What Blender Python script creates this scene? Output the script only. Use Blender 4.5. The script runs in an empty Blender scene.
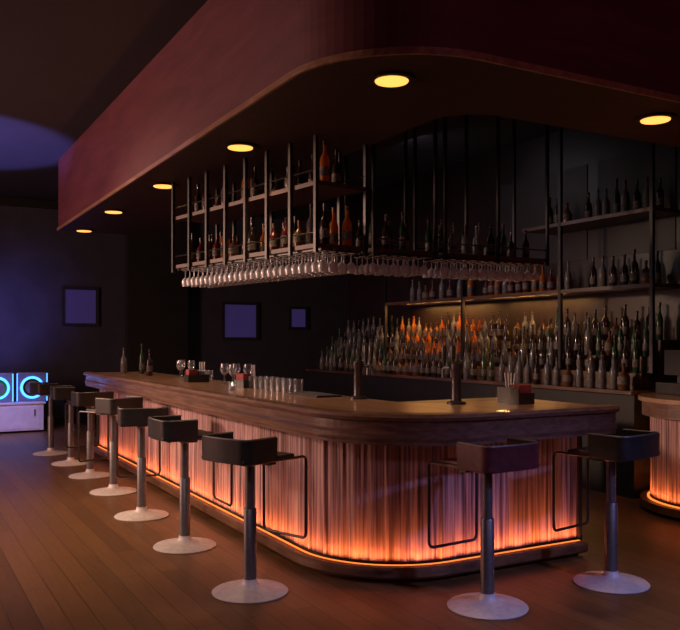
import bpy, bmesh, math, random
from mathutils import Vector, Matrix
random.seed(7)
PI = math.pi
SC = bpy.context.scene
COL = SC.collection

# ------------------------------------------------------------------ camera
YAW = math.radians(29.05)
CAM_H = 1.4
cd = bpy.data.cameras.new('camera'); cam = bpy.data.objects.new('camera', cd); COL.objects.link(cam)
cam.location = (0, 0, CAM_H)
cam.rotation_euler = (PI/2, 0, -YAW)
cd.sensor_width = 36; cd.lens = 810/680*36; cd.shift_y = 25/680
cd.clip_start = .05; cd.clip_end = 100
SC.camera = cam

LED_W = 2.2
# ------------------------------------------------------------------ world, exposure
w = bpy.data.worlds.new('world'); SC.world = w; w.use_nodes = True
w.node_tree.nodes['Background'].inputs[0].default_value = (.5, .42, .6, 1)
w.node_tree.nodes['Background'].inputs[1].default_value = .06
SC.view_settings.view_transform = 'Standard'; SC.view_settings.look = 'None'
SC.view_settings.exposure = 0; SC.view_settings.gamma = 1; SC.view_settings.use_curve_mapping = False

def lamp(kind, name, loc, target, color, power, size=.3, size_y=None, spot=None, blend=.6):
    d = bpy.data.lights.new(name, kind); d.color = color; d.energy = power
    if kind == 'AREA':
        d.size = size
        if size_y: d.shape = 'RECTANGLE'; d.size_y = size_y
    else:
        d.shadow_soft_size = size
    if spot: d.spot_size = spot; d.spot_blend = blend
    o = bpy.data.objects.new(name, d); COL.objects.link(o); o.location = loc
    if target is not None:
        o.rotation_euler = (Vector(target)-Vector(loc)).to_track_quat('-Z', 'Y').to_euler()
    return o

# the lounge side of the room: warm wall wash, violet spots, blue glow at the far end, plus added fills
lamp('AREA', 'warm_lounge_light', (-3.6, 8.6, 2.4), (1.9, 7.0, 1.6), (1, .50, .40), 210, 1.2, 3.0)
lamp('SPOT', 'warm_bar_fill', (-3.4, 10.2, 2.9), (2.3, 6.6, 1.25), (1, .62, .42), 1400, .3, spot=.62, blend=1)  # added fill, no fixture: brightens the long rail and countertop
lamp('SPOT', 'rose_panel_fill', (-.4, -2.6, 3.2), (3.0, 3.9, .6), (1, .48, .60), 80, .3, spot=.55, blend=1)  # added fill standing in for rose ambient light on the slatted panel
lamp('SPOT', 'warm_floor_light', (-1.4, 5.0, 3.6), (-.3, 6.4, 0), (1, .62, .27), 620, .3, spot=1.35, blend=1)
lamp('SPOT', 'violet_spot', (4.2, -1.2, 3.4), (3.1, 3.0, 0), (.40, .40, 1), 420, .15, spot=.5, blend=.9)
lamp('SPOT', 'rose_soffit_fill', (2.6, -2.8, 3.2), (3.6, 3.4, 3.1), (1, .25, .38), 60, .3, spot=.9, blend=1)  # added fill in place of ambient light on the soffit's front face
lamp('SPOT', 'white_stool_spot', (-1.5, .5, 3.5), (1.2, 5.6, 0), (1, .80, .9), 190, .15, spot=.6, blend=1)
lamp('SPOT', 'blue_wall_light', (.6, 12.0, 1.0), (1.5, 14, 1.75), (.26, .22, 1), 190, .3, spot=.9, blend=1)
lamp('SPOT', 'violet_cabinet_light', (.7, 10.6, 3.3), (1.0, 12.9, .2), (.36, .30, 1), 480, .2, spot=.8, blend=.9)
lamp('SPOT', 'blue_ceiling_light', (.2, 10.2, .9), (.35, 10.4, 3.7), (.27, .23, 1), 620, .1, spot=1.08, blend=.15)

# ------------------------------------------------------------------ materials
def new_mat(name):
    m = bpy.data.materials.new(name); m.use_nodes = True
    return m, m.node_tree, m.node_tree.nodes['Principled BSDF']

def plain(name, col, rough=.5, metal=0, noise=.15, scale=12, bump=0, coat=0):
    m, nt, b = new_mat(name); N = nt.nodes; L = nt.links
    tc = N.new('ShaderNodeTexCoord'); nz = N.new('ShaderNodeTexNoise'); nz.inputs['Scale'].default_value = scale
    L.new(tc.outputs['Object'], nz.inputs['Vector'])
    r = N.new('ShaderNodeValToRGB')
    a = [c*(1-noise) for c in col]; z = [min(1, c*(1+noise)) for c in col]
    r.color_ramp.elements[0].color = (*a, 1); r.color_ramp.elements[1].color = (*z, 1)
    r.color_ramp.elements[0].position = .35; r.color_ramp.elements[1].position = .65
    L.new(nz.outputs['Fac'], r.inputs['Fac']); L.new(r.outputs['Color'], b.inputs['Base Color'])
    b.inputs['Roughness'].default_value = rough; b.inputs['Metallic'].default_value = metal
    b.inputs['Coat Weight'].default_value = coat
    if bump:
        bp = N.new('ShaderNodeBump'); bp.inputs['Strength'].default_value = bump; bp.inputs['Distance'].default_value = .01
        L.new(nz.outputs['Fac'], bp.inputs['Height']); L.new(bp.outputs['Normal'], b.inputs['Normal'])
    return m

def wood(name, c1, c2, rough=.4, stretch=(1, 14, 14), scale=2.2, coat=0):
    m, nt, b = new_mat(name); N = nt.nodes; L = nt.links
    tc = N.new('ShaderNodeTexCoord'); mp = N.new('ShaderNodeMapping'); mp.inputs['Scale'].default_value = stretch
    nz = N.new('ShaderNodeTexNoise'); nz.inputs['Scale'].default_value = scale; nz.inputs['Detail'].default_value = 6
    nz.inputs['Distortion'].default_value = .6
    r = N.new('ShaderNodeValToRGB'); r.color_ramp.elements[0].color = (*c1, 1); r.color_ramp.elements[1].color = (*c2, 1)
    r.color_ramp.elements[0].position = .35; r.color_ramp.elements[1].position = .68
    L.new(tc.outputs['Object'], mp.inputs[0]); L.new(mp.outputs[0], nz.inputs['Vector'])
    L.new(nz.outputs['Fac'], r.inputs['Fac']); L.new(r.outputs['Color'], b.inputs['Base Color'])
    b.inputs['Roughness'].default_value = rough; b.inputs['Coat Weight'].default_value = coat
    bp = N.new('ShaderNodeBump'); bp.inputs['Strength'].default_value = .15; bp.inputs['Distance'].default_value = .005
    L.new(nz.outputs['Fac'], bp.inputs['Height']); L.new(bp.outputs['Normal'], b.inputs['Normal'])
    return m

def emit(name, col, strength):
    m, nt, b = new_mat(name)
    b.inputs['Base Color'].default_value = (*col, 1)
    b.inputs['Emission Color'].default_value = (*col, 1); b.inputs['Emission Strength'].default_value = strength
    return m

def floor_mat():
    m, nt, b = new_mat('floor_planks'); N = nt.nodes; L = nt.links
    tc = N.new('ShaderNodeTexCoord'); mp = N.new('ShaderNodeMapping')
    mp.inputs['Rotation'].default_value = (0, 0, PI/2)
    br = N.new('ShaderNodeTexBrick'); br.inputs['Scale'].default_value = 1
    br.inputs['Brick Width'].default_value = 1.6; br.inputs['Row Height'].default_value = .13
    br.inputs['Mortar Size'].default_value = .002; br.offset = .37
    br.inputs['Color1'].default_value = (.17, .085, .033, 1); br.inputs['Color2'].default_value = (.27, .135, .052, 1)
    br.inputs['Mortar'].default_value = (.03, .015, .01, 1)
    mp2 = N.new('ShaderNodeMapping'); mp2.inputs['Scale'].default_value = (30, 1.5, 1)
    nz = N.new('ShaderNodeTexNoise'); nz.inputs['Scale'].default_value = 2; nz.inputs['Detail'].default_value = 5
    mx = N.new('ShaderNodeMixRGB'); mx.blend_type = 'MULTIPLY'; mx.inputs[0].default_value = .5
    L.new(tc.outputs['Object'], mp.inputs[0]); L.new(mp.outputs[0], br.inputs['Vector'])
    L.new(tc.outputs['Object'], mp2.inputs[0]); L.new(mp2.outputs[0], nz.inputs['Vector'])
    L.new(br.outputs['Color'], mx.inputs[1]); L.new(nz.outputs['Fac'], mx.inputs[2])
    L.new(mx.outputs[0], b.inputs['Base Color'])
    b.inputs['Roughness'].default_value = .42
    return m

def panel_mat():
    # pale translucent-looking slatted panel: vertical streaks of cream, rose and brown
    m, nt, b = new_mat('streaked_panel'); N = nt.nodes; L = nt.links
    tc = N.new('ShaderNodeTexCoord'); mp = N.new('ShaderNodeMapping'); mp.inputs['Scale'].default_value = (55, 55, 1.3)
    nz = N.new('ShaderNodeTexNoise'); nz.inputs['Scale'].default_value = 1; nz.inputs['Detail'].default_value = 5
    r = N.new('ShaderNodeValToRGB')
    r.color_ramp.elements[0].color = (.08, .038, .045, 1); r.color_ramp.elements[0].position = .33
    r.color_ramp.elements[1].color = (.70, .47, .44, 1); r.color_ramp.elements[1].position = .68
    e = r.color_ramp.elements.new(.48); e.color = (.36, .21, .22, 1)
    L.new(tc.outputs['Object'], mp.inputs[0]); L.new(mp.outputs[0], nz.inputs['Vector'])
    L.new(nz.outputs['Fac'], r.inputs['Fac']); L.new(r.outputs['Color'], b.inputs['Base Color'])
    b.inputs['Roughness'].default_value = .5
    bp = N.new('ShaderNodeBump'); bp.inputs['Strength'].default_value = .4; bp.inputs['Distance'].default_value = .01
    L.new(nz.outputs['Fac'], bp.inputs['Height']); L.new(bp.outputs['Normal'], b.inputs['Normal'])
    return m

def glass(name, col=(.9, .92, .95), diff=.12, gloss=.3):
    m = bpy.data.materials.new(name); m.use_nodes = True; nt = m.node_tree; N = nt.nodes; L = nt.links
    N.remove(N['Principled BSDF']); out = N['Material Output']
    t = N.new('ShaderNodeBsdfTransparent'); t.inputs[0].default_value = (*col, 1)
    g = N.new('ShaderNodeBsdfGlossy'); g.inputs['Roughness'].default_value = .08
    d = N.new('ShaderNodeBsdfDiffuse'); d.inputs[0].default_value = (*col, 1)
    lw = N.new('ShaderNodeLayerWeight'); lw.inputs[0].default_value = gloss
    m1 = N.new('ShaderNodeMixShader'); m2 = N.new('ShaderNodeMixShader'); m2.inputs[0].default_value = diff
    L.new(lw.outputs['Facing'], m1.inputs[0]); L.new(t.outputs[0], m1.inputs[1]); L.new(g.outputs[0], m1.inputs[2])
    L.new(m1.outputs[0], m2.inputs[1]); L.new(d.outputs[0], m2.inputs[2]); L.new(m2.outputs[0], out.inputs[0])
    return m

def liquor(name, col, trans=.35):
    m = bpy.data.materials.new(name); m.use_nodes = True; nt = m.node_tree; N = nt.nodes; L = nt.links
    b = N['Principled BSDF']; out = N['Material Output']
    nz = N.new('ShaderNodeTexNoise'); nz.inputs['Scale'].default_value = 14
    hs = N.new('ShaderNodeMixRGB'); hs.inputs[1].default_value = (*col, 1); hs.inputs[2].default_value = (*[c*.7 for c in col], 1)
    L.new(nz.outputs['Fac'], hs.inputs[0]); L.new(hs.outputs[0], b.inputs['Base Color'])
    b.inputs['Roughness'].default_value = .08; b.inputs['Coat Weight'].default_value = .5
    t = N.new('ShaderNodeBsdfTranslucent'); t.inputs[0].default_value = (*col, 1)
    mx = N.new('ShaderNodeMixShader'); mx.inputs[0].default_value = trans
    L.new(b.outputs[0], mx.inputs[1]); L.new(t.outputs[0], mx.inputs[2]); L.new(mx.outputs[0], out.inputs[0])
    return m

M = dict(
    floor=floor_mat(), panel=panel_mat(),
    wall=plain('wall_plaster', (.055, .058, .08), .85, scale=3, noise=.12, bump=.1),
    wall_dark=plain('wall_dark', (.02, .02, .022), .9, scale=3),
    ceil=plain('ceiling_paint', (.03, .03, .04), .9, scale=2, noise=.08),
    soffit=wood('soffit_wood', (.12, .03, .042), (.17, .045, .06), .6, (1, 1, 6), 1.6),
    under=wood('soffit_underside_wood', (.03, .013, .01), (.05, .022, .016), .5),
    bar_wood=wood('bar_walnut', (.30, .165, .10), (.50, .31, .20), .3, (9, 1.2, 9), 2.5, .35),
    bar_rail=wood('bar_rail_wood', (.14, .08, .062), (.25, .15, .11), .36, (6, 1.2, 20), 2.5, .2),
    black=plain('black_paint', (.012, .012, .013), .6),
    plinth=wood('plinth_wood', (.10, .045, .025), (.20, .10, .05), .4, (4, 1, 12)),
    steel=plain('brushed_steel', (.20, .20, .215), .45, .8, .08, 30),
    base_steel=plain('satin_base', (.74, .71, .73), .55, .2, .08, 30),
    dark_steel=plain('dark_steel', (.07, .06, .065), .42, .7, .1, 30),
    seat=plain('black_seat', (.02, .02, .022), .45, 0, .2, 25, .05),
    seat_red=plain('maroon_seat', (.09, .02, .028), .45, 0, .2, 25, .05),
    rack=plain('rack_bronze', (.035, .033, .034), .4, .6),
    rack_shelf=wood('rack_shelf_wood', (.05, .018, .018), (.09, .035, .032), .5),
    shelf=wood('shelf_wood', (.07, .035, .025), (.15, .08, .05), .35, (9, 1, 9)),
    glass=glass('brightened_stemware', diff=.5, gloss=.45), glass2=glass('tumbler_glass', diff=.08, gloss=.35),  # hanging stemware gets extra white diffuse in place of lamp light catching it
    pane=plain('dusk_pane_frame', (.03, .03, .035), .5),
    led=emit('led_orange', (1, .25, .04), 1.3),
    disc=emit('downlight_glow', (1, .42, .08), 1.9),
    ring=emit('ring_blue', (.05, .28, 1), 3.4), ring_g=emit('cone_green', (.0, .12, .01), .5),
    screen=emit('dusk_glass', (.045, .03, .13), .42),
    candle=emit('candle_flame', (1, .6, .3), 5),
    white=plain('white_lacquer', (.75, .75, .78), .4, 0, .05),
    speaker_shell=plain('speaker_shell', (.16, .17, .24), .5),
    mirror=plain('smoked_mirror', (.02, .018, .02), .5, .2, .1, 4),
    backwood=wood('back_wood', (.009, .006, .006), (.02, .009, .009), .4, (6, 1, 1)),
    towel=plain('red_napkin', (.28, .05, .06), .8),
    label=plain('paper_label', (.13, .12, .11), .7, 0, .5, 60),
    cap=plain('bottle_cap', (.05, .045, .04), .35, .4),
)
LIQ = dict(amber=liquor('amber_whisky', (.62, .22, .04), .5), clear=liquor('clear_spirit', (.22, .23, .245), .25),
           green=liquor('green_glass', (.04, .10, .05), .3), dark=liquor('dark_glass', (.035, .022, .02), .2),
           red=liquor('red_liqueur', (.16, .03, .035), .4), brown=liquor('brown_rum', (.24, .10, .04), .4))

# ------------------------------------------------------------------ mesh helpers
def obj(name, bm, mat, parent=None, smooth=False):
    bmesh.ops.recalc_face_normals(bm, faces=bm.faces)
    me = bpy.data.meshes.new(name); bm.to_mesh(me); bm.free()
    if smooth:
        for p in me.polygons: p.use_smooth = True
    me.materials.append(mat)
    if smooth:
        me.set_sharp_from_angle(angle=math.radians(40))
    o = bpy.data.objects.new(name, me); COL.objects.link(o)
    if parent: o.parent = parent
    return o

def B(): return bmesh.new()

def box(bm, c, s, rz=0, bevel=0):
    m = Matrix.Translation(c) @ Matrix.Rotation(rz, 4, 'Z') @ Matrix.Diagonal((*s, 1))
    r = bmesh.ops.create_cube(bm, size=1, matrix=m)
    if bevel:
        es = list({e for v in r['verts'] for e in v.link_edges})
        bmesh.ops.bevel(bm, geom=es, offset=bevel, segments=2, affect='EDGES', profile=.6)

def lathe(bm, prof, seg=20, c=(0, 0, 0), mat=None):
    rings = []
    for r, z in prof:
        if r < 1e-5:
            rings.append([bm.verts.new((c[0], c[1], c[2]+z))])
        else:
            rings.append([bm.verts.new((c[0]+r*math.cos(2*PI*i/seg), c[1]+r*math.sin(2*PI*i/seg), c[2]+z)) for i in range(seg)])
    for a, b in zip(rings, rings[1:]):
        for i in range(seg):
            j = (i+1) % seg
            if len(a) == 1 and len(b) == 1: continue
            if len(a) == 1: bm.faces.new((a[0], b[i], b[j]))
            elif len(b) == 1: bm.faces.new((a[i], a[j], b[0]))
            else: bm.faces.new((a[i], a[j], b[j], b[i]))

def tube(bm, pts, r, seg=8, closed=False):
    pts = [Vector(p) for p in pts]; n = len(pts); rings = []
    prev = None
    for i, p in enumerate(pts):
        if closed: t = (pts[(i+1) % n]-pts[i-1]).normalized()
        elif i == 0: t = (pts[1]-p).normalized()
        elif i == n-1: t = (p-pts[i-1]).normalized()
        else: t = ((pts[i+1]-p).normalized()+(p-pts[i-1]).normalized()).normalized()
        if prev is None:
            up = Vector((0, 0, 1)) if abs(t.z) < .9 else Vector((0, 1, 0))
            u = t.cross(up).normalized()
        else:
            u = (prev - t*prev.dot(t)).normalized()
        prev = u; v = t.cross(u)
        rings.append([bm.verts.new(p+u*r*math.cos(2*PI*k/seg)+v*r*math.sin(2*PI*k/seg)) for k in range(seg)])
    rng = range(n) if closed else range(n-1)
    for i in rng:
        a, b = rings[i], rings[(i+1) % n]
        for k in range(seg):
            l = (k+1) % seg
            bm.faces.new((a[k], a[l], b[l], b[k]))
    if not closed:
        bm.faces.new(rings[0]); bm.faces.new(rings[-1])

def rounded(pts, r, n=5):
    """polyline with rounded inner corners"""
    pts = [Vector(p) for p in pts]; out = [pts[0]]
    for a, b, c in zip(pts, pts[1:], pts[2:]):
        d1 = (a-b).normalized(); d2 = (c-b).normalized()
        p1 = b+d1*r; p2 = b+d2*r
        for k in range(n+1):
            t = k/n; out.append(p1*(1-t)**2+b*2*t*(1-t)+p2*t*t)
    out.append(pts[-1]); return out

def outline(xl, yr, r, xe, yf, n=20, step=None):
    """plan of the bar front: far end, long side, rounded corner, short side"""
    pts = []
    def seg(a, b):
        k = 1 if not step else max(1, int((Vector(b)-Vector(a)).length/step))
        for i in range(k): pts.append((a[0]+(b[0]-a[0])*i/k, a[1]+(b[1]-a[1])*i/k))
    seg((xl, yf), (xl, yr+r))
    for i in range(n):
        a = PI+PI/2*i/n
        pts.append((xl+r+r*math.cos(a), yr+r+r*math.sin(a)))
    seg((xl+r, yr), (xe, yr)); pts.append((xe, yr))
    return pts

def sweep(bm, path, prof, mirror=1):
    """closed profile (outward offset, z) swept along a plan path; outward is to the right of travel"""
    n = len(path); rings = []
    P = [Vector((p[0], p[1])) for p in path]
    for i, p in enumerate(P):
        a = P[i]-P[i-1] if i else P[1]-P[0]
        b = P[i+1]-P[i] if i < n-1 else a
        a = a.normalized(); b = b.normalized()
        na = Vector((a.y, -a.x)); nb = Vector((b.y, -b.x)); m = (na+nb)
        m = m/ max(.3, m.length_squared/2) if m.length > 1e-6 else na
        m = m*mirror
        rings.append([bm.verts.new((p.x+m.x*o, p.y+m.y*o, z)) for o, z in prof])
    k = len(prof)
    for a, b in zip(rings, rings[1:]):
        for i in range(k):
            j = (i+1) % k; bm.faces.new((a[i], a[j], b[j], b[i]))
    bm.faces.new(rings[0]); bm.faces.new(rings[-1])

def slab(bm, outer, inner, z0, z1):
    """solid band between two plan curves of equal length"""
    q = []
    for o, i in zip(outer, inner):
        q.append([bm.verts.new((*o, z0)), bm.verts.new((*o, z1)), bm.verts.new((*i, z1)), bm.verts.new((*i, z0))])
    for a, b in zip(q, q[1:]):
        for i in range(4):
            j = (i+1) % 4; bm.faces.new((a[i], a[j], b[j], b[i]))
    bm.faces.new(q[0]); bm.faces.new(q[-1])

def tag(o, label=None, cat=None, group=None, kind=None):
    if label: o['label'] = label
    if cat: o['category'] = cat
    if group: o['group'] = group
    if kind: o['kind'] = kind
    return o

def thing(name, label, cat, loc=(0, 0, 0), rz=0, group=None):
    o = bpy.data.objects.new(name, None); COL.objects.link(o); o.location = loc; o.rotation_euler = (0, 0, rz)
    o.empty_display_size = .1
    return tag(o, label, cat, group)

def dup(src, loc, rz=0, label=None, group=None, scale=None):
    def cp(o, par):
        c = o.copy(); COL.objects.link(c)
        if par: c.parent = par
        for ch in o.children: cp(ch, c)
        return c
    c = cp(src, None); c.location = loc; c.rotation_euler = (0, 0, rz)
    if label: c['label'] = label
    if group: c['group'] = group
    if scale: c.scale = scale
    return c

used = set()
def place(src, loc, rz=0, label=None, group=None, scale=None):
    """first placement moves the original, later ones copy it"""
    if src.name in used: return dup(src, loc, rz, label, group, scale)
    used.add(src.name); src.location = loc; src.rotation_euler = (0, 0, rz)
    if label: src['label'] = label
    if group: src['group'] = group
    if scale: src.scale = scale
    return src

def struct(name, bm, m): return tag(obj(name, bm, m), kind='structure')

# ------------------------------------------------------------------ room
H = 3.7
X0, X1, Y0, Y1 = -4.2, 8.5, -4, 14.0
b = B(); box(b, ((X0+X1)/2, (Y0+Y1)/2, -.1), (X1-X0+.4, Y1-Y0+.4, .2)); struct('floor', b, M['floor'])
b = B(); box(b, ((X0+X1)/2, (Y0+Y1)/2, H+.1), (X1-X0+.4, Y1-Y0+.4, .2)); struct('ceiling', b, M['ceil'])
b = B(); box(b, (X0-.1, (Y0+Y1)/2, H/2), (.2, Y1-Y0+.4, H)); struct('wall_left', b, M['wall'])
b = B(); box(b, (X1+.1, (Y0+Y1)/2, H/2), (.2, Y1-Y0+.4, H)); struct('wall_right', b, M['wall_dark'])
b = B(); box(b, ((X0+X1)/2, Y1+.1, H/2), (X1-X0, .2, H)); struct('wall_back', b, M['wall'])
b = B(); box(b, ((X0+X1)/2, Y0-.1, H/2), (X1-X0, .2, H)); struct('wall_front', b, M['wall'])
b = B(); box(b, ((X0+3.5)/2, Y1-.012, .06), (3.5-X0, .024, .12)); struct('baseboard_back', b, M['black'])
b = B(); box(b, ((X0+3.3)/2, Y1-.03, 3.62), (3.3-X0, .06, .12)); struct('trim_1', b, M['black'])
b = B(); box(b, (4.07, Y1-.1, H/2), (1.05, .2, H)); struct('trim_2', b, M['wall_dark'])     # black pier

def window(n, x, z, w_, h_):
    r = thing('window_%d' % n, 'x', 'window', (x, Y1-.02, z)); del r['label'], r['category']; tag(r, kind='structure')
    b = B(); t = .05
    for s in (-1, 1):
        box(b, (s*(w_/2+t/2), 0, 0), (t, .04, h_+2*t)); box(b, (0, 0, s*(h_/2+t/2)), (w_, .04, t))
    obj('window_frame', b, M['pane'], r)
    b = B(); box(b, (0, .008, 0), (w_, .01, h_)); obj('window_glass', b, M['screen'], r)
window(1, 2.79, 1.96, .5, .56)
window(2, 5.66, 1.75, .62, .6)
window(3, 6.85, 1.82, .3, .34)

# ------------------------------------------------------------------ soffit over the bar
so = thing('bar_soffit', 'x', 'soffit'); del so['label'], so['category']; tag(so, kind='structure'); so.name = 'ceiling_soffit'
po = outline(1.88, 3.2, .7, 7.2, 10.8); pi_ = outline(3.02, 3.95, .3, 7.2, 10.8)
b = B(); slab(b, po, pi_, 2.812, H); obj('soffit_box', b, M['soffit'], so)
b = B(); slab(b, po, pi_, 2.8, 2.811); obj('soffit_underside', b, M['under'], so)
b = B(); sweep(b, po, [(.0, 2.795), (.018, 2.795), (.018, 2.83), (.0, 2.83)]); obj('soffit_edge_trim', b, M['bar_wood'], so)

# round downlights along the soffit
def make_downlight():
    r = thing('downlight', 'x', 'ceiling light')
    b = B(); lathe(b, [(0, 0), (.125, 0), (.13, -.012), (.112, -.014), (.095, -.014), (.09, -.012), (0, -.012)], 28)
    obj('trim_ring', b, M['dark_steel'], r, True)
    b = B(); lathe(b, [(0, -.012), (.091, -.013), (.088, -.018), (.05, -.02), (0, -.021)], 28); obj('diffuser', b, M['disc'], r, True)
    d = bpy.data.lights.new('downlight_beam', 'SPOT'); d.energy = 24; d.color = (1, .58, .28); d.spot_size = 2.2; d.spot_blend = .8
    d.shadow_soft_size = .09
    l = bpy.data.objects.new('downlight_beam', d); COL.objects.link(l); l.parent = r; l.location = (0, 0, -.05)
    return r
dl = make_downlight()
for (x, y), lab in zip([(2.35, 3.66), (2.21, 5.46), (2.16, 7.17), (2.12, 8.88), (2.16, 10.6), (4.22, 3.5)],
    ['round amber downlight at the rounded corner of the soffit, the largest',
     'round amber downlight second along the long soffit, counted from the corner',
     'round amber downlight third along the long soffit, counted from the corner',
     'small pale downlight on the long soffit, fourth from the corner',
     'farthest and smallest downlight, at the far end of the long soffit',
     'amber downlight on the right-hand short side of the soffit']):
    place(dl, (x, y, 2.8), 0, lab, 'soffit downlights')

# ------------------------------------------------------------------ main bar
bar = thing('bar_counter', 'long L-shaped wooden bar with rounded corner and glowing orange slatted front', 'bar counter', (2.25, 3.87, 0))
def bobj(name, bm, m, smooth=False, par=bar):
    bmesh.ops.translate(bm, verts=bm.verts, vec=-Vector(par.location)); return obj(name, bm, m, par, smooth)
XE = 3.80; YF = 10.2
top_o = outline(2.1, 3.44, .7, XE, YF); top_i = outline(2.86, 4.18, .3, XE, YF)
b = B(); slab(b, top_o, top_i, .965, 1.0); bobj('countertop', b, M['bar_wood'])
b = B(); sweep(b, top_o, [(-.0, .84), (.0, .855), (.012, .875), (.012, .9), (.0, .915), (.0, .965), (.025, .972), (.032, .99), (.022, 1.008), (-.05, 1.012), (-.075, 1.001), (-.075, .965), (-.04, .96), (-.04, .84)])
bobj('bar_rail', b, M['bar_rail'])
# underside board joining the rail to the body
pan = outline(2.25, 3.87, .62, 3.92, 10.12, 44, .028)
pb_o = outline(2.12, 3.46, .7, XE-.01, YF-.01); pb_i = outline(2.40, 4.02, .5, XE-.01, YF-.01)
b = B(); slab(b, pb_o, pb_i, .925, .964); bobj('underside_board', b, M['black'])
# slatted front panel: each column of the path is pushed in or out a little
b = B(); rows = []
rnd = random.Random(3); PN = []
for i, p in enumerate(pan):
    q = Vector(pan[min(i+1, len(pan)-1)])-Vector(pan[max(i-1, 0)]); q.normalize(); nrm = Vector((q.y, -q.x))
    off = rnd.uniform(-.008, .008); PN.append((p[0]-nrm.x*off*1, p[1]-nrm.y*off))
for p in PN: rows.append((b.verts.new((p[0], p[1], .115)), b.verts.new((p[0], p[1], .93))))
inn = outline(2.29, 3.91, .58, 3.92, 10.12, 44, .028)
inn = inn[:len(pan)]
for a, c in zip(rows, rows[1:]): b.faces.new((a[0], c[0], c[1], a[1]))
bobj('front_panel', b, M['panel'])
# body behind, end board, plinth, foot ledge, led strip
bo = outline(2.28, 3.90, .59, 3.90, 10.1); bi = outline(2.78, 4.12, .3, 3.90, 10.1)
b = B(); slab(b, bo, bi, .04, .93); bobj('cabinet_body', b, M['black'])
b = B(); sweep(b, outline(2.25, 3.87, .62, 3.93, 10.14), [(-.06, .0), (.0, .0), (.0, .03), (.07, .03), (.085, .045), (.085, .085), (.072, .098), (.03, .098), (.03, .09), (-.06, .09)])
bobj('plinth', b, M['plinth'])
b = B(); sweep(b, outline(2.25, 3.87, .62, 3.92, 10.12), [(.012, .0905), (.028, .0905), (.028, .1), (.012, .1)])
bobj('led_strip', b, M['led'])['label'] = 'glowing orange light strip'
def led_beams(path, par, power, step=.5, off=.04):
    for a, c in zip(path, path[1:]):
        a = Vector(a); c = Vector(c); n = max(1, round((c-a).length/step)); t = (c-a).normalized(); out = Vector((t.y, -t.x))
        for i in range(n):
            p = a+(c-a)*(i+.5)/n+out*off; ln = (c-a).length/n
            d = bpy.data.lights.new('led_beam', 'AREA'); d.shape = 'RECTANGLE'; d.size = ln; d.size_y = .02; d.color = (1, .245, .055)
            d.energy = power*ln; d.spread = math.radians(130)
            l = bpy.data.objects.new('led_beam', d); COL.objects.link(l)
            z = Vector((out.x*.22, out.y*.22, -1)).normalized()     # lamp's -Z points up and in toward the panel
            x = Vector((t.x, t.y, 0)); y = z.cross(x)
            l.matrix_world = Matrix(((x.x, y.x, z.x, p.x), (x.y, y.y, z.y, p.y), (x.z, y.z, z.z, .112), (0, 0, 0, 1)))
led_beams(outline(2.25, 3.87, .62, 3.92, 10.12, 8), bar, LED_W, 1.2)
b = B(); box(b, (3.93, 4.02, .49), (.03, .34, .93)); bobj('end_board', b, M['black'])

# ------------------------------------------------------------------ stools
def make_stool(seat_mat, nm='bar_stool'):
    r = thing(nm, 'x', 'stool')
    b = B(); lathe(b, [(0, 0), (.208, 0), (.212, .006), (.205, .012), (.12, .026), (.055, .040), (.042, .055), (.04, .075), (0, .075)], 40)
    obj('base', b, M['base_steel'], r, True)
    b = B(); lathe(b, [(0, .07), (.036, .07), (.036, .46), (.033, .465), (.0, .465)], 20); lathe(b, [(0, .46), (.027, .46), (.027, .70), (.05, .715), (.05, .722), (0, .722)], 20)
    obj('column', b, M['steel'], r, True)
    # footrest loop: two arms under the seat bend down and meet in a crossbar
    b = B(); y = .172
    pts = rounded([(-.17, y, .742), (.27, y, .742), (.27, y, .275), (.27, -y, .275), (.27, -y, .742), (-.17, -y, .742)], .035)
    tube(b, [(-.17, y, .742)]+pts[1:-1]+[(-.17, -y, .742)], .0085, 8)
    box(b, (0, 0, .732), (.06, .35, .018)); box(b, (-.16, 0, .738), (.018, .345, .014))
    obj('footrest_frame', b, M['dark_steel'], r, True)
    # flat seat pan with a low wrap-around back
    b = B(); box(b, (-.015, 0, .757), (.38, .35, .022), 0, .009); obj('seat', b, seat_mat, r, True)
    u = rounded([(.03, .176, 0), (-.2, .186, 0), (-.215, 0, 0), (-.2, -.186, 0), (.03, -.176, 0)], .05)
    pl = [(p.x, p.y) for p in u]
    b = B(); sweep(b, pl, [(-.007, .742), (.007, .742), (.010, .868), (-.004, .868)]); obj('low_back', b, seat_mat, r, True)
    b = B(); tube(b, [(p.x, p.y, .870) for p in u], .0065, 6); obj('back_rim', b, M['steel'], r, True)
    return r
st = make_stool(M['seat'])
sr = make_stool(M['seat_red'])
R = math.radians
LS = [(1.73, 10.45, 8, 'farthest bar stool, at the far end of the long side beside the glowing speakers'),
      (1.79, 9.5, -6, 'bar stool second from the far end of the long side'),
      (1.80, 8.54, 95, 'bar stool third from the far end of the long side'),
      (1.80, 7.54, 118, 'bar stool fourth from the far end, seat turned away from the bar front'),
      (1.75, 6.40, 80, 'bar stool in the middle of the long side, third from the rounded corner'),
      (1.75, 5.32, 0, 'black-backed bar stool second from the rounded corner on the long side'),
      (1.75, 4.18, 20, 'largest black bar stool on the long side, nearest the rounded corner')]
for x, y, a, lab in LS: place(st, (x, y, 0), R(a), lab, 'bar stools along the counter')
place(sr, (2.74, 3.34, 0), R(94), 'bar stool with maroon low back in front of the short glowing side', 'bar stools along the counter')
place(st, (3.63, 3.32, 0), R(100), 'rightmost bar stool, by the open end of the short side', 'bar stools along the counter')

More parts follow.
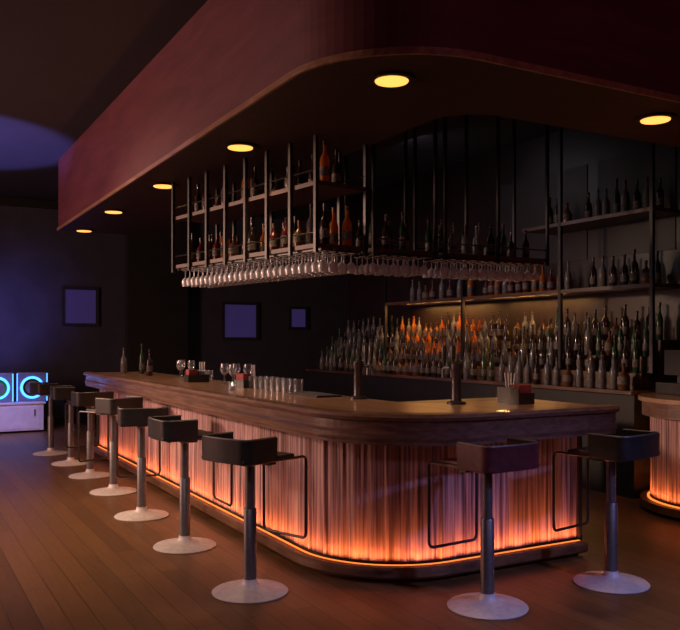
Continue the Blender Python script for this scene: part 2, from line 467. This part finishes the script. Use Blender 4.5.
# ------------------------------------------------------------------ second counter at the right with rounded glowing front
c2 = thing('service_counter', 'rounded counter end at the right with glowing orange front, behind the rightmost stool', 'counter', (5.6, 4.4, 0))
def arc2(off):
    cx, cy, r = 6.0, 4.22, .62-off
    pts = [(6.0, 4.22+r)] + [(cx+r*math.cos(a), cy+r*math.sin(a)) for a in [PI/2+(PI/2+.0)*k/16 for k in range(1, 17)]]
    pts += [(cx-r, y) for y in (3.9, 3.6, 3.2, 2.8)]
    return pts
oo = arc2(-.1); mid = arc2(0); inn2 = [(6.0+.0, 4.36)]*1
def offp(p, dx): return [(x+dx, y) for x, y in p]
ii = [(6.05, min(4.6, max(2.8, p[1]-.3))) if k < 12 else (6.05, p[1]) for k, p in enumerate(oo)]
def fan(bm, pts, z0, z1, xb=6.1):
    lo = [bm.verts.new((x, y, z0)) for x, y in pts]; hi = [bm.verts.new((x, y, z1)) for x, y in pts]
    e = [bm.verts.new((xb, pts[-1][1], z)) for z in (z0, z1)]; s = [bm.verts.new((xb, pts[0][1], z)) for z in (z0, z1)]
    for i in range(len(pts)-1): bm.faces.new((lo[i], lo[i+1], hi[i+1], hi[i]))
    bm.faces.new(lo+[e[0], s[0]]); bm.faces.new(hi+[e[1], s[1]])
    bm.faces.new((lo[-1], e[0], e[1], hi[-1])); bm.faces.new((e[0], s[0], s[1], e[1])); bm.faces.new((s[0], lo[0], hi[0], s[1]))
b = B(); fan(b, oo, .90, .935); bobj('countertop', b, M['bar_wood'], par=c2)
b = B(); fan(b, arc2(-.07), .78, .90); bobj('bar_rail', b, M['bar_rail'], par=c2)
b = B(); fan(b, arc2(.02), .04, .78); bobj('cabinet_body', b, M['black'], par=c2)
b = B(); P2 = []
for k in range(len(mid)-1):
    n = 5 if k < 16 else 14
    for i in range(n): P2.append((mid[k][0]+(mid[k+1][0]-mid[k][0])*i/n, mid[k][1]+(mid[k+1][1]-mid[k][1])*i/n))
P2.append(mid[-1]); rows = []
for x, y in P2:
    o = rnd.uniform(-.007, .007); rows.append((b.verts.new((x-o, y+o*.3, .115)), b.verts.new((x-o, y+o*.3, .785))))
for a, c in zip(rows, rows[1:]): b.faces.new((a[0], c[0], c[1], a[1]))
bobj('front_panel', b, M['panel'], par=c2)
def outpath(bm, off0, off1, z0, z1):
    A = arc2(-off1); C = arc2(-off0); slab(bm, A, C, z0, z1)
b = B(); outpath(b, -.06, .085, .03, .09); bobj('plinth', b, M['plinth'], par=c2)
b = B(); outpath(b, .012, .028, .0905, .1); bobj('led_strip', b, M['led'], par=c2)['label'] = 'glowing orange light strip'

led_beams(arc2(0)[::2]+[arc2(0)[-1]], c2, LED_W, 1.2)
# ------------------------------------------------------------------ back bar: stepped bottle display and shelves
YB0, YB1 = 4.98, 11.3
bb = thing('back_bar', 'dark back bar cabinet with stepped bottle display and tall shelves', 'back bar', (5.95, 8, 0))
def bp(name, bm, m): return bobj(name, bm, m, par=bb)
b = B(); box(b, (6.08, (YB0+YB1)/2, .46), (.70, YB1-YB0, .92)); bp('base_cabinet', b, M['black'])
b = B(); box(b, (6.06, (YB0+YB1)/2, .935), (.78, YB1-YB0+.04, .03)); bp('worktop', b, M['shelf'])
for k in range(3):
    b = B(); x0 = 5.90+k*.13
    box(b, ((x0+6.42)/2, (YB0+YB1)/2+.02, .95+.075+k*.15), (6.42-x0, YB1-YB0-.1, .149)); bp('bottle_step', b, M['shelf'])
b = B(); box(b, (6.47, (YB0+YB1)/2, H/2), (.08, YB1-YB0, H-.002)); bp('back_board', b, M['backwood'])
b = B()
for y0, y1 in ((5.1, 6.05), (6.2, 7.6)): box(b, (6.425, (y0+y1)/2, 2.75), (.012, y1-y0, 1.0))
bp('smoked_mirror', b, M['mirror'])
b = B(); box(b, (6.2, (YB0+9.5)/2, 1.895), (.46, 9.5-YB0, .035)); bp('shelf', b, M['shelf'])
b = B(); box(b, (6.2, (YB0+6.7)/2, 2.58), (.46, 6.7-YB0, .035)); bp('shelf', b, M['shelf'])
for y in (YB0+.02, 6.14, 7.75, 9.48):
    b = B(); box(b, (5.985, y, (H+1.1)/2 if y < 7 else (1.1+2.7)/2), (.035, .035, (H-1.1-.002) if y < 7 else 1.6)); bp('post', b, M['rack'])
for y0, y1 in ((5.5, 6.0), (6.3, 7.6), (7.9, 9.3)):
    lamp('AREA', 'shelf_light', (6.25, (y0+y1)/2, 1.87), (6.05, (y0+y1)/2, 0), (1, .45, .12), [.3, 10, 15][(y0 > 6)+(y0 > 7)], y1-y0, .08)
# added fill without a fixture: cool dim light on the back bar shelves
lamp('AREA', 'back_bar_fill', (4.6, 7.6, 3.2), (6.2, 7.8, 1.2), (.95, .9, 1), 9, .4, 4)

# ------------------------------------------------------------------ bottles
def bottle_proto(name, prof, mat, lab=True, cap_r=.015, top=None):
    r = thing(name, 'x', 'bottle')
    b = B(); lathe(b, prof, 14); obj('glass_body', b, mat, r, True)
    z = prof[-1][1]
    b = B(); lathe(b, [(0, z-.03), (cap_r, z-.03), (cap_r, z+.006), (0, z+.006)], 10); obj('cap', b, M['cap'], r, True)
    if lab:
        R_ = max(p[0] for p in prof)
        b = B(); lathe(b, [(R_*.98, .05), (R_+.001, .05), (R_+.001, .12), (R_*.98, .12)], 14); obj('paper_label', b, M['label'], r, True)
    return r
tall = [(0, 0), (.034, 0), (.038, .006), (.038, .17), (.03, .2), (.014, .225), (.012, .3), (.015, .305), (.015, .315), (0, .315)]
stout = [(0, 0), (.042, 0), (.046, .008), (.046, .13), (.04, .16), (.015, .19), (.014, .245), (.017, .25), (.017, .262), (0, .262)]
slim = [(0, 0), (.028, 0), (.031, .006), (.031, .2), (.02, .235), (.011, .26), (.011, .33), (.014, .335), (.014, .345), (0, .345)]
squat = [(0, 0), (.045, 0), (.052, .02), (.054, .08), (.045, .13), (.02, .16), (.014, .18), (.014, .215), (.018, .22), (.018, .232), (0, .232)]
BT = {}
for key, prof in (('amber', tall), ('clear', tall), ('green', slim), ('dark', tall), ('red', stout), ('brown', squat)):
    nm = {'amber': 'whisky_bottle', 'clear': 'spirit_bottle', 'green': 'wine_bottle', 'dark': 'dark_wine_bottle', 'red': 'liqueur_bottle', 'brown': 'rum_bottle'}[key]
    BT[key] = bottle_proto(nm, prof, LIQ[key])
DESC = {'amber': 'tall amber whisky bottle', 'clear': 'tall clear spirit bottle', 'green': 'slim green wine bottle', 'dark': 'tall dark wine bottle', 'red': 'stout red liqueur bottle', 'brown': 'squat brown rum bottle'}
def row(x, y0, y1, z, step, where, mix, group, jx=.02):
    y = y0
    while y < y1:
        if z < 1.9 and abs(x-5.97) < .02 and any(abs(y-q) < .075 for q in (5.0, 6.14, 7.75, 9.48)): y += .03; continue
        k = rnd.choice(mix); s = rnd.uniform(.88, 1.08)
        place(BT[k], (x+rnd.uniform(-jx, jx), y+rnd.uniform(-.004, .004), z), rnd.uniform(0, 6), DESC[k]+' '+where, group, (s, s, s*rnd.uniform(.94, 1.08)))
        y += step*rnd.uniform(.95, 1.25)
mixA = ['amber', 'amber', 'brown', 'clear', 'dark']; mixB = ['dark', 'green', 'clear', 'dark', 'brown', 'clear', 'dark']
tiers = [(5.79, .95, 'on the back bar worktop'), (5.965, 1.1, 'on the lowest back bar step'),
         (6.095, 1.25, 'on the middle back bar step'), (6.27, 1.40, 'on the highest back bar step')]
for i, (x, z, wh) in enumerate(tiers):
    g = 'bottles '+wh
    row(x, 5.15, 7.2, z, .125, wh+', right part', mixB, g+', right part', .012)
    row(x, 7.3, 9.5, z, .115, wh+', amber-lit part', mixA if i else mixB, g+', amber-lit part', .012)
    row(x, 9.6, 11.1, z, .14, wh+', far left', ['clear', 'clear', 'dark', 'green'], g+', far left', .012)
row(6.2, 5.1, 6.0, 1.9135, .12, 'on the long shelf right of the post', mixB, 'bottles on the long shelf right of the post')
row(6.2, 6.25, 7.6, 1.9135, .11, 'on the amber-lit long shelf beside the post', ['amber', 'amber', 'red', 'clear'], 'bottles on the long shelf beside the post')
row(6.2, 7.9, 9.3, 1.9135, .16, 'at the left end of the long shelf', ['red', 'clear', 'amber', 'brown', 'clear'], 'bottles at the left end of the long shelf')
row(6.2, 5.1, 6.05, 2.5985, .12, 'on the upper shelf right of the post', mixB, 'bottles on the upper shelf')
row(6.2, 6.25, 6.65, 2.5985, .12, 'on the upper shelf left of the post', mixB, 'bottles on the upper shelf left of the post')

# ------------------------------------------------------------------ hanging racks with bottles and stemware
wg = thing('wine_glass', 'x', 'glass')
b = B(); lathe(b, [(.0, 0), (.035, -.001), (.033, -.005), (.005, -.012), (.004, -.085), (.012, -.092), (.035, -.115), (.041, -.145), (.033, -.2), (.031, -.2), (.039, -.145), (.033, -.118), (.01, -.096), (0, -.094)], 14)
obj('glass_body', b, M['glass'], wg, True)
def rack(name, lab, p0, p1, zshelf, wid, ztop, levels, n_posts):
    p0 = Vector(p0); p1 = Vector(p1); L_ = (p1-p0).length; rz = math.atan2(p1.y-p0.y, p1.x-p0.x)
    r = thing(name, lab, 'bottle rack', (p0.x, p0.y, 0), rz)
    for z in levels:
        b = B(); box(b, (L_/2, 0, z), (L_, wid, .03)); obj('shelf', b, M['rack_shelf'], r)
        b = B(); b.free()
        for s in (-1, 1):
            b = B(); tube(b, [(0, s*wid/2, z+.09), (L_, s*wid/2, z+.09)], .006, 6); obj('guard_rail', b, M['rack'], r)
    for k in range(n_posts):
        for s in (-1, 1):
            x = L_*k/(n_posts-1)
            b = B(); zt = ztop; box(b, (x, s*(wid/2+.012), (zshelf-.05+zt)/2), (.026, .024, zt-zshelf+.05)); obj('post', b, M['rack'], r)
    b = B()
    for j in range(5):
        yy = -wid/2+.04+j*(wid-.08)/4
        box(b, (L_/2, yy, zshelf-.022), (L_, .014, .016))
    obj('glass_rail', b, M['rack'], r)
    return r, rz, L_, p0
def at_rack(p0, rz, x, y, z): return (p0.x+x*math.cos(rz)-y*math.sin(rz), p0.y+x*math.sin(rz)+y*math.cos(rz), z)
def fill(rk, zs, wid, nx_, mix, levels, where, gl, skip=0):
    r, rz, L_, p0 = rk
    for lv, z in enumerate(levels):
        x = .06
        while x < L_-.05:
            for s in (-.1, .1):
                if rnd.random() < (.85 if lv == 0 else .6):
                    k = rnd.choice(mix); sc = rnd.uniform(.8, .95)
                    wh = ['on the lower shelf of ', 'on the upper shelf of '][lv]+where
                    place(BT[k], at_rack(p0, rz, x, s, z+.015), rnd.uniform(0, 6), DESC[k]+' '+wh, 'bottles '+wh, (sc, sc, sc))
            x += rnd.uniform(.12, .17)
    for i in range(nx_):
        for j in range(4):
            y = -wid/2+.04+(j+.5)*(wid-.08)/4
            place(wg, at_rack(p0, rz, .05+i*(L_-.1)/(nx_-1), y, zs-.03), rnd.uniform(0, 6), 'upside-down stemmed glass hanging under '+gl, 'stemmed glasses under '+gl, (.8, .8, .72))
rk1 = rack('hanging_rack', 'long hanging rack of bottles and upturned glasses over the long side of the bar', (2.76, 4.95, 0), (2.42, 7.05, 0), 2.05, .42, 2.8, [2.05, 2.48], 8)
fill(rk1, 2.05, .42, 26, ['clear', 'red', 'amber', 'dark', 'brown', 'dark'], [2.05, 2.48], 'the rack over the long side', 'the rack over the long side')
rk2 = rack('hanging_rack', 'short hanging rack of upturned glasses and dark bottles, left one behind the bar corner', (3.36, 5.72, 0), (3.96, 5.72, 0), 2.12, .42, H, [2.12], 2)
fill(rk2, 2.12, .42, 6, mixB, [2.12], 'the narrow rack behind the corner', 'the narrow rack behind the corner')
rk3 = rack('hanging_rack', 'wide hanging rack of upturned glasses and bottles before the long back bar shelf', (4.06, 5.72, 0), (5.2, 5.72, 0), 2.12, .42, H, [2.12], 3)
fill(rk3, 2.12, .42, 11, mixB, [2.12], 'the wide short-side rack', 'the wide short-side rack')

# ------------------------------------------------------------------ things on the bar
ZT = 1.0005
def on_bar(x, y): return (x, y, ZT)
# far-end bottles
for x, y, k, lab in [(2.45, 9.75, 'clear', 'tall clear bottle standing at the far end of the bar, left of a pair'), (2.55, 9.0, 'dark', 'tall dark bottle standing at the far end of the bar, right of a pair'),
                     (2.6, 9.5, 'green', 'slim green bottle between two others at the far end of the bar')]:
    place(BT[k], on_bar(x, y), 0, lab, None)
tum = thing('tumbler', 'x', 'glass')
b = B(); lathe(b, [(0, 0), (.034, 0), (.038, .1), (.036, .1), (.032, .008), (0, .008)], 14); obj('glass_body', b, M['glass2'], tum, True)
for i in range(14):
    x = 2.62+(i % 2)*.1; y = 5.55+(i//2)*.11
    place(tum, on_bar(x, y), 0, 'clear tumbler in the double row on the inner edge of the long bar', 'tumblers on the long bar')
for i in range(6):
    place(tum, on_bar(2.66+.09*(i % 2), 7.6+.1*(i//2)), 0, 'clear tumbler in the small cluster farther along the long bar', 'far tumbler cluster')
def goblet():
    r = thing('goblet', 'x', 'glass')
    b = B(); lathe(b, [(0, 0), (.035, 0), (.033, .005), (.005, .012), (.005, .08), (.03, .105), (.04, .14), (.033, .19), (.031, .19), (.037, .14), (.028, .108), (0, .09)], 14)
    obj('glass_body', b, M['glass2'], r, True); return r
gb = goblet()
for i, (x, y) in enumerate([(2.6, 6.6), (2.68, 6.72), (2.72, 6.55), (2.62, 6.85), (2.7, 8.0), (2.62, 8.12), (2.7, 8.3)]):
    place(gb, on_bar(x, y), 0, 'upright stemmed glass in the group on the long bar' if i < 4 else 'upright stemmed glass in the farther group on the long bar', 'upright stemmed glasses' if i < 4 else 'farther upright stemmed glasses')
# candle in a glass
cn = thing('candle_holder', 'small lit candle in a glass holder on the long bar', 'candle', on_bar(2.38, 6.05))
b = B(); lathe(b, [(0, 0), (.03, 0), (.034, .07), (.031, .07), (.028, .01), (0, .01)], 14); obj('glass_cup', b, M['glass2'], cn, True)
b = B(); lathe(b, [(0, .011), (.025, .011), (.025, .035), (0, .035)], 12); obj('wax', b, M['white'], cn, True)
b = B(); lathe(b, [(0, .034), (.006, .042), (.007, .05), (.003, .062), (0, .068)], 10); obj('flame', b, M['candle'], cn, True)
# napkin caddies
def caddy(x, y, lab, rz=0):
    r = thing('napkin_caddy', lab, 'caddy', on_bar(x, y), rz)
    b = B(); box(b, (0, 0, .005), (.2, .13, .01)); box(b, (0, .06, .05), (.2, .008, .1)); box(b, (0, -.06, .035), (.2, .008, .07)); box(b, (.0, 0, .05), (.006, .12, .09))
    for s in (-1, 1): box(b, (s*.1, 0, .035), (.006, .128, .07))
    obj('tray', b, M['cap'], r)
    b = B(); box(b, (-.05, 0, .065), (.085, .1, .11), 0, .004); obj('napkins', b, M['towel'], r)
    b = B()
    for k in range(4): tube(b, [(.03+.015*k, .0, .012), (.025+.02*k, .01*(k-1.5), .19)], .0035, 6)
    obj('straws', b, M['white'], r)
    return r
caddy(2.62, 6.3, 'bar caddy with red napkins and straws by the candle on the long bar', .3)
caddy(2.55, 7.4, 'bar caddy with napkins and straws between the racked glasses farther along the bar', 0)
caddy(3.45, 3.93, 'bar caddy with napkins and straws on the short side near its open end', 1.57)
# beer taps
def taps(x, y, rz, lab):
    r = thing('beer_tap_tower', lab, 'beer tap', on_bar(x, y), rz)
    b = B(); lathe(b, [(0, 0), (.06, 0), (.06, .012), (.034, .02), (.03, .03), (.03, .2), (.036, .21), (.036, .25), (.02, .265), (0, .268)], 18); obj('tower', b, M['dark_steel'], r, True)
    for s in (-.035, .035):
        b = B(); tube(b, [(.02, s, .225), (.08, s, .225), (.095, s, .21), (.095, s, .16)], .009, 8); f = obj('faucet', b, M['steel'], r, True)
        b = B(); lathe(b, [(0, 0), (.008, 0), (.014, .05), (.018, .11), (.012, .13), (0, .132)], 10, (.082, s, .235)); obj('tap_handle', b, M['cap'], f, True)
    return r
taps(2.78, 4.75, 0, 'two-handled beer tap tower at the inner edge of the long bar near the corner')
taps(3.1, 4.08, PI/2, 'two-handled beer tap tower at the inner edge behind the rounded corner')
# ashtray-like dishes and mats
def mat_(x, y, sx, sy, lab, rz=0):
    b = B(); box(b, (0, 0, .005), (sx, sy, .01), 0, .003)
    for i in range(9): box(b, ((i-4)*sx/10, 0, .012), (sx/30, sy*.9, .006))
    o = obj('bar_mat', b, M['black'], None); o.location = on_bar(x, y); o.rotation_euler = (0, 0, rz); return tag(o, lab, 'bar mat')
mat_(2.68, 5.2, .2, .45, 'black ribbed bar mat on the inner edge of the long bar')

# things on the back bar worktop and service counter
def shaker(x, y, z, lab):
    r = thing('cocktail_shaker', lab, 'shaker', (x, y, z))
    b = B(); lathe(b, [(0, 0), (.036, 0), (.045, .14), (0, .14)], 16); obj('cup', b, M['steel'], r, True)
    b = B(); lathe(b, [(.0, .14), (.044, .14), (.03, .18), (.018, .19), (.018, .215), (.014, .22), (0, .222)], 16); obj('strainer_lid', b, M['steel'], r, True)
shaker(5.62, 4.35, .9355, 'steel cocktail shaker on the right-hand counter end, left of a pair')
shaker(5.8, 4.2, .9355, 'steel cocktail shaker on the right-hand counter end, right of a pair')
reg = thing('cash_register', 'dark cash register with tilted screen on the right-hand counter', 'cash register', (5.92, 4.62, .9355), PI*.95)
b = B(); box(b, (0, 0, .05), (.3, .34, .1), 0, .008); obj('drawer_box', b, M['cap'], reg)
b = B(); box(b, (.02, 0, .19), (.05, .05, .2)); obj('stand', b, M['dark_steel'], reg)
b = B(); box(b, (.05, 0, .27), (.03, .32, .22), 0, .006); obj('display', b, M['mirror'], reg)

# inner service station behind the open end
ice = thing('ice_station', 'dark steel under-counter station inside the bar by the open end', 'bar station', (4.35, 5.55, 0))
b = B(); box(b, (0, 0, .42), (1.0, .55, .82), 0, .006); obj('cabinet', b, M['black'], ice)
b = B(); box(b, (0, 0, .85), (1.06, .6, .04), 0, .008); obj('worktop', b, M['dark_steel'], ice)
for s in (-.25, .25):
    b = B(); box(b, (s, -.28, .45), (.46, .015, .7), 0, .004); d = obj('door', b, M['dark_steel'], ice)
    b = B(); tube(b, [(s-.15, -.3, .72), (s+.15, -.3, .72)], .008, 8); obj('handle', b, M['steel'], d, True)

# ------------------------------------------------------------------ far end: low white cabinet with ring-lit speakers
lc = thing('low_cabinet', 'low white cabinet tinted violet at the far left', 'cabinet', (.9, 13.3, 0))
b = B(); box(b, (0, 0, .23), (2.3, .6, .40), 0, .01); obj('cabinet_body', b, M['white'], lc)
b = B(); box(b, (0, 0, .445), (2.36, .64, .03), 0, .005); obj('cabinet_top', b, M['white'], lc)
b = B(); box(b, (0, .02, .015), (2.2, .5, .03)); obj('kick_base', b, M['black'], lc)
for k in range(3):
    b = B(); box(b, ((k-1)*.74, -.302, .23), (.7, .012, .34), 0, .003); d = obj('door', b, M['white'], lc)
    b = B(); box(b, ((k-1)*.74+.28, -.312, .3), (.02, .014, .1)); obj('handle', b, M['steel'], d)
def speaker(x, lab, green):
    r = thing('speaker', lab, 'speaker', (x, 13.2, .4605), R(-7))
    b = B(); box(b, (0, .05, .22), (.44, .3, .44), 0, .012); obj('speaker_box', b, M['speaker_shell'], r)
    def ring(name, rad, z, th, m):
        b = B(); tube(b, [(rad*math.cos(2*PI*i/28), -.105, z+rad*math.sin(2*PI*i/28)) for i in range(28)], th, 8, True); return obj(name, b, m, r, True)
    ring('light_ring', .15, .215, .022, M['ring'])['label'] = 'glowing blue ring'
    b = B(); lathe(b, [(0, -.03), (.05, -.03), (.13, .02), (.14, .02)], 24); bmesh.ops.rotate(b, verts=b.verts, cent=(0, 0, 0), matrix=Matrix.Rotation(PI/2, 3, 'X'))
    bmesh.ops.translate(b, verts=b.verts, vec=(0, -.1, .215)); obj('cone', b, M['ring_g'] if green else M['cap'], r, True)
    for s in (-1, 1):
        b = B(); box(b, (s*.213, -.104, .22), (.014, .012, .42)); obj('light_bar', b, M['ring'], r)['label'] = 'glowing blue edge bar'
speaker(1.42, 'speaker with glowing blue ring and green cone on the low cabinet, at the left edge', True)
speaker(1.91, 'speaker with glowing blue ring and dark cone on the low cabinet, right of its twin', False)
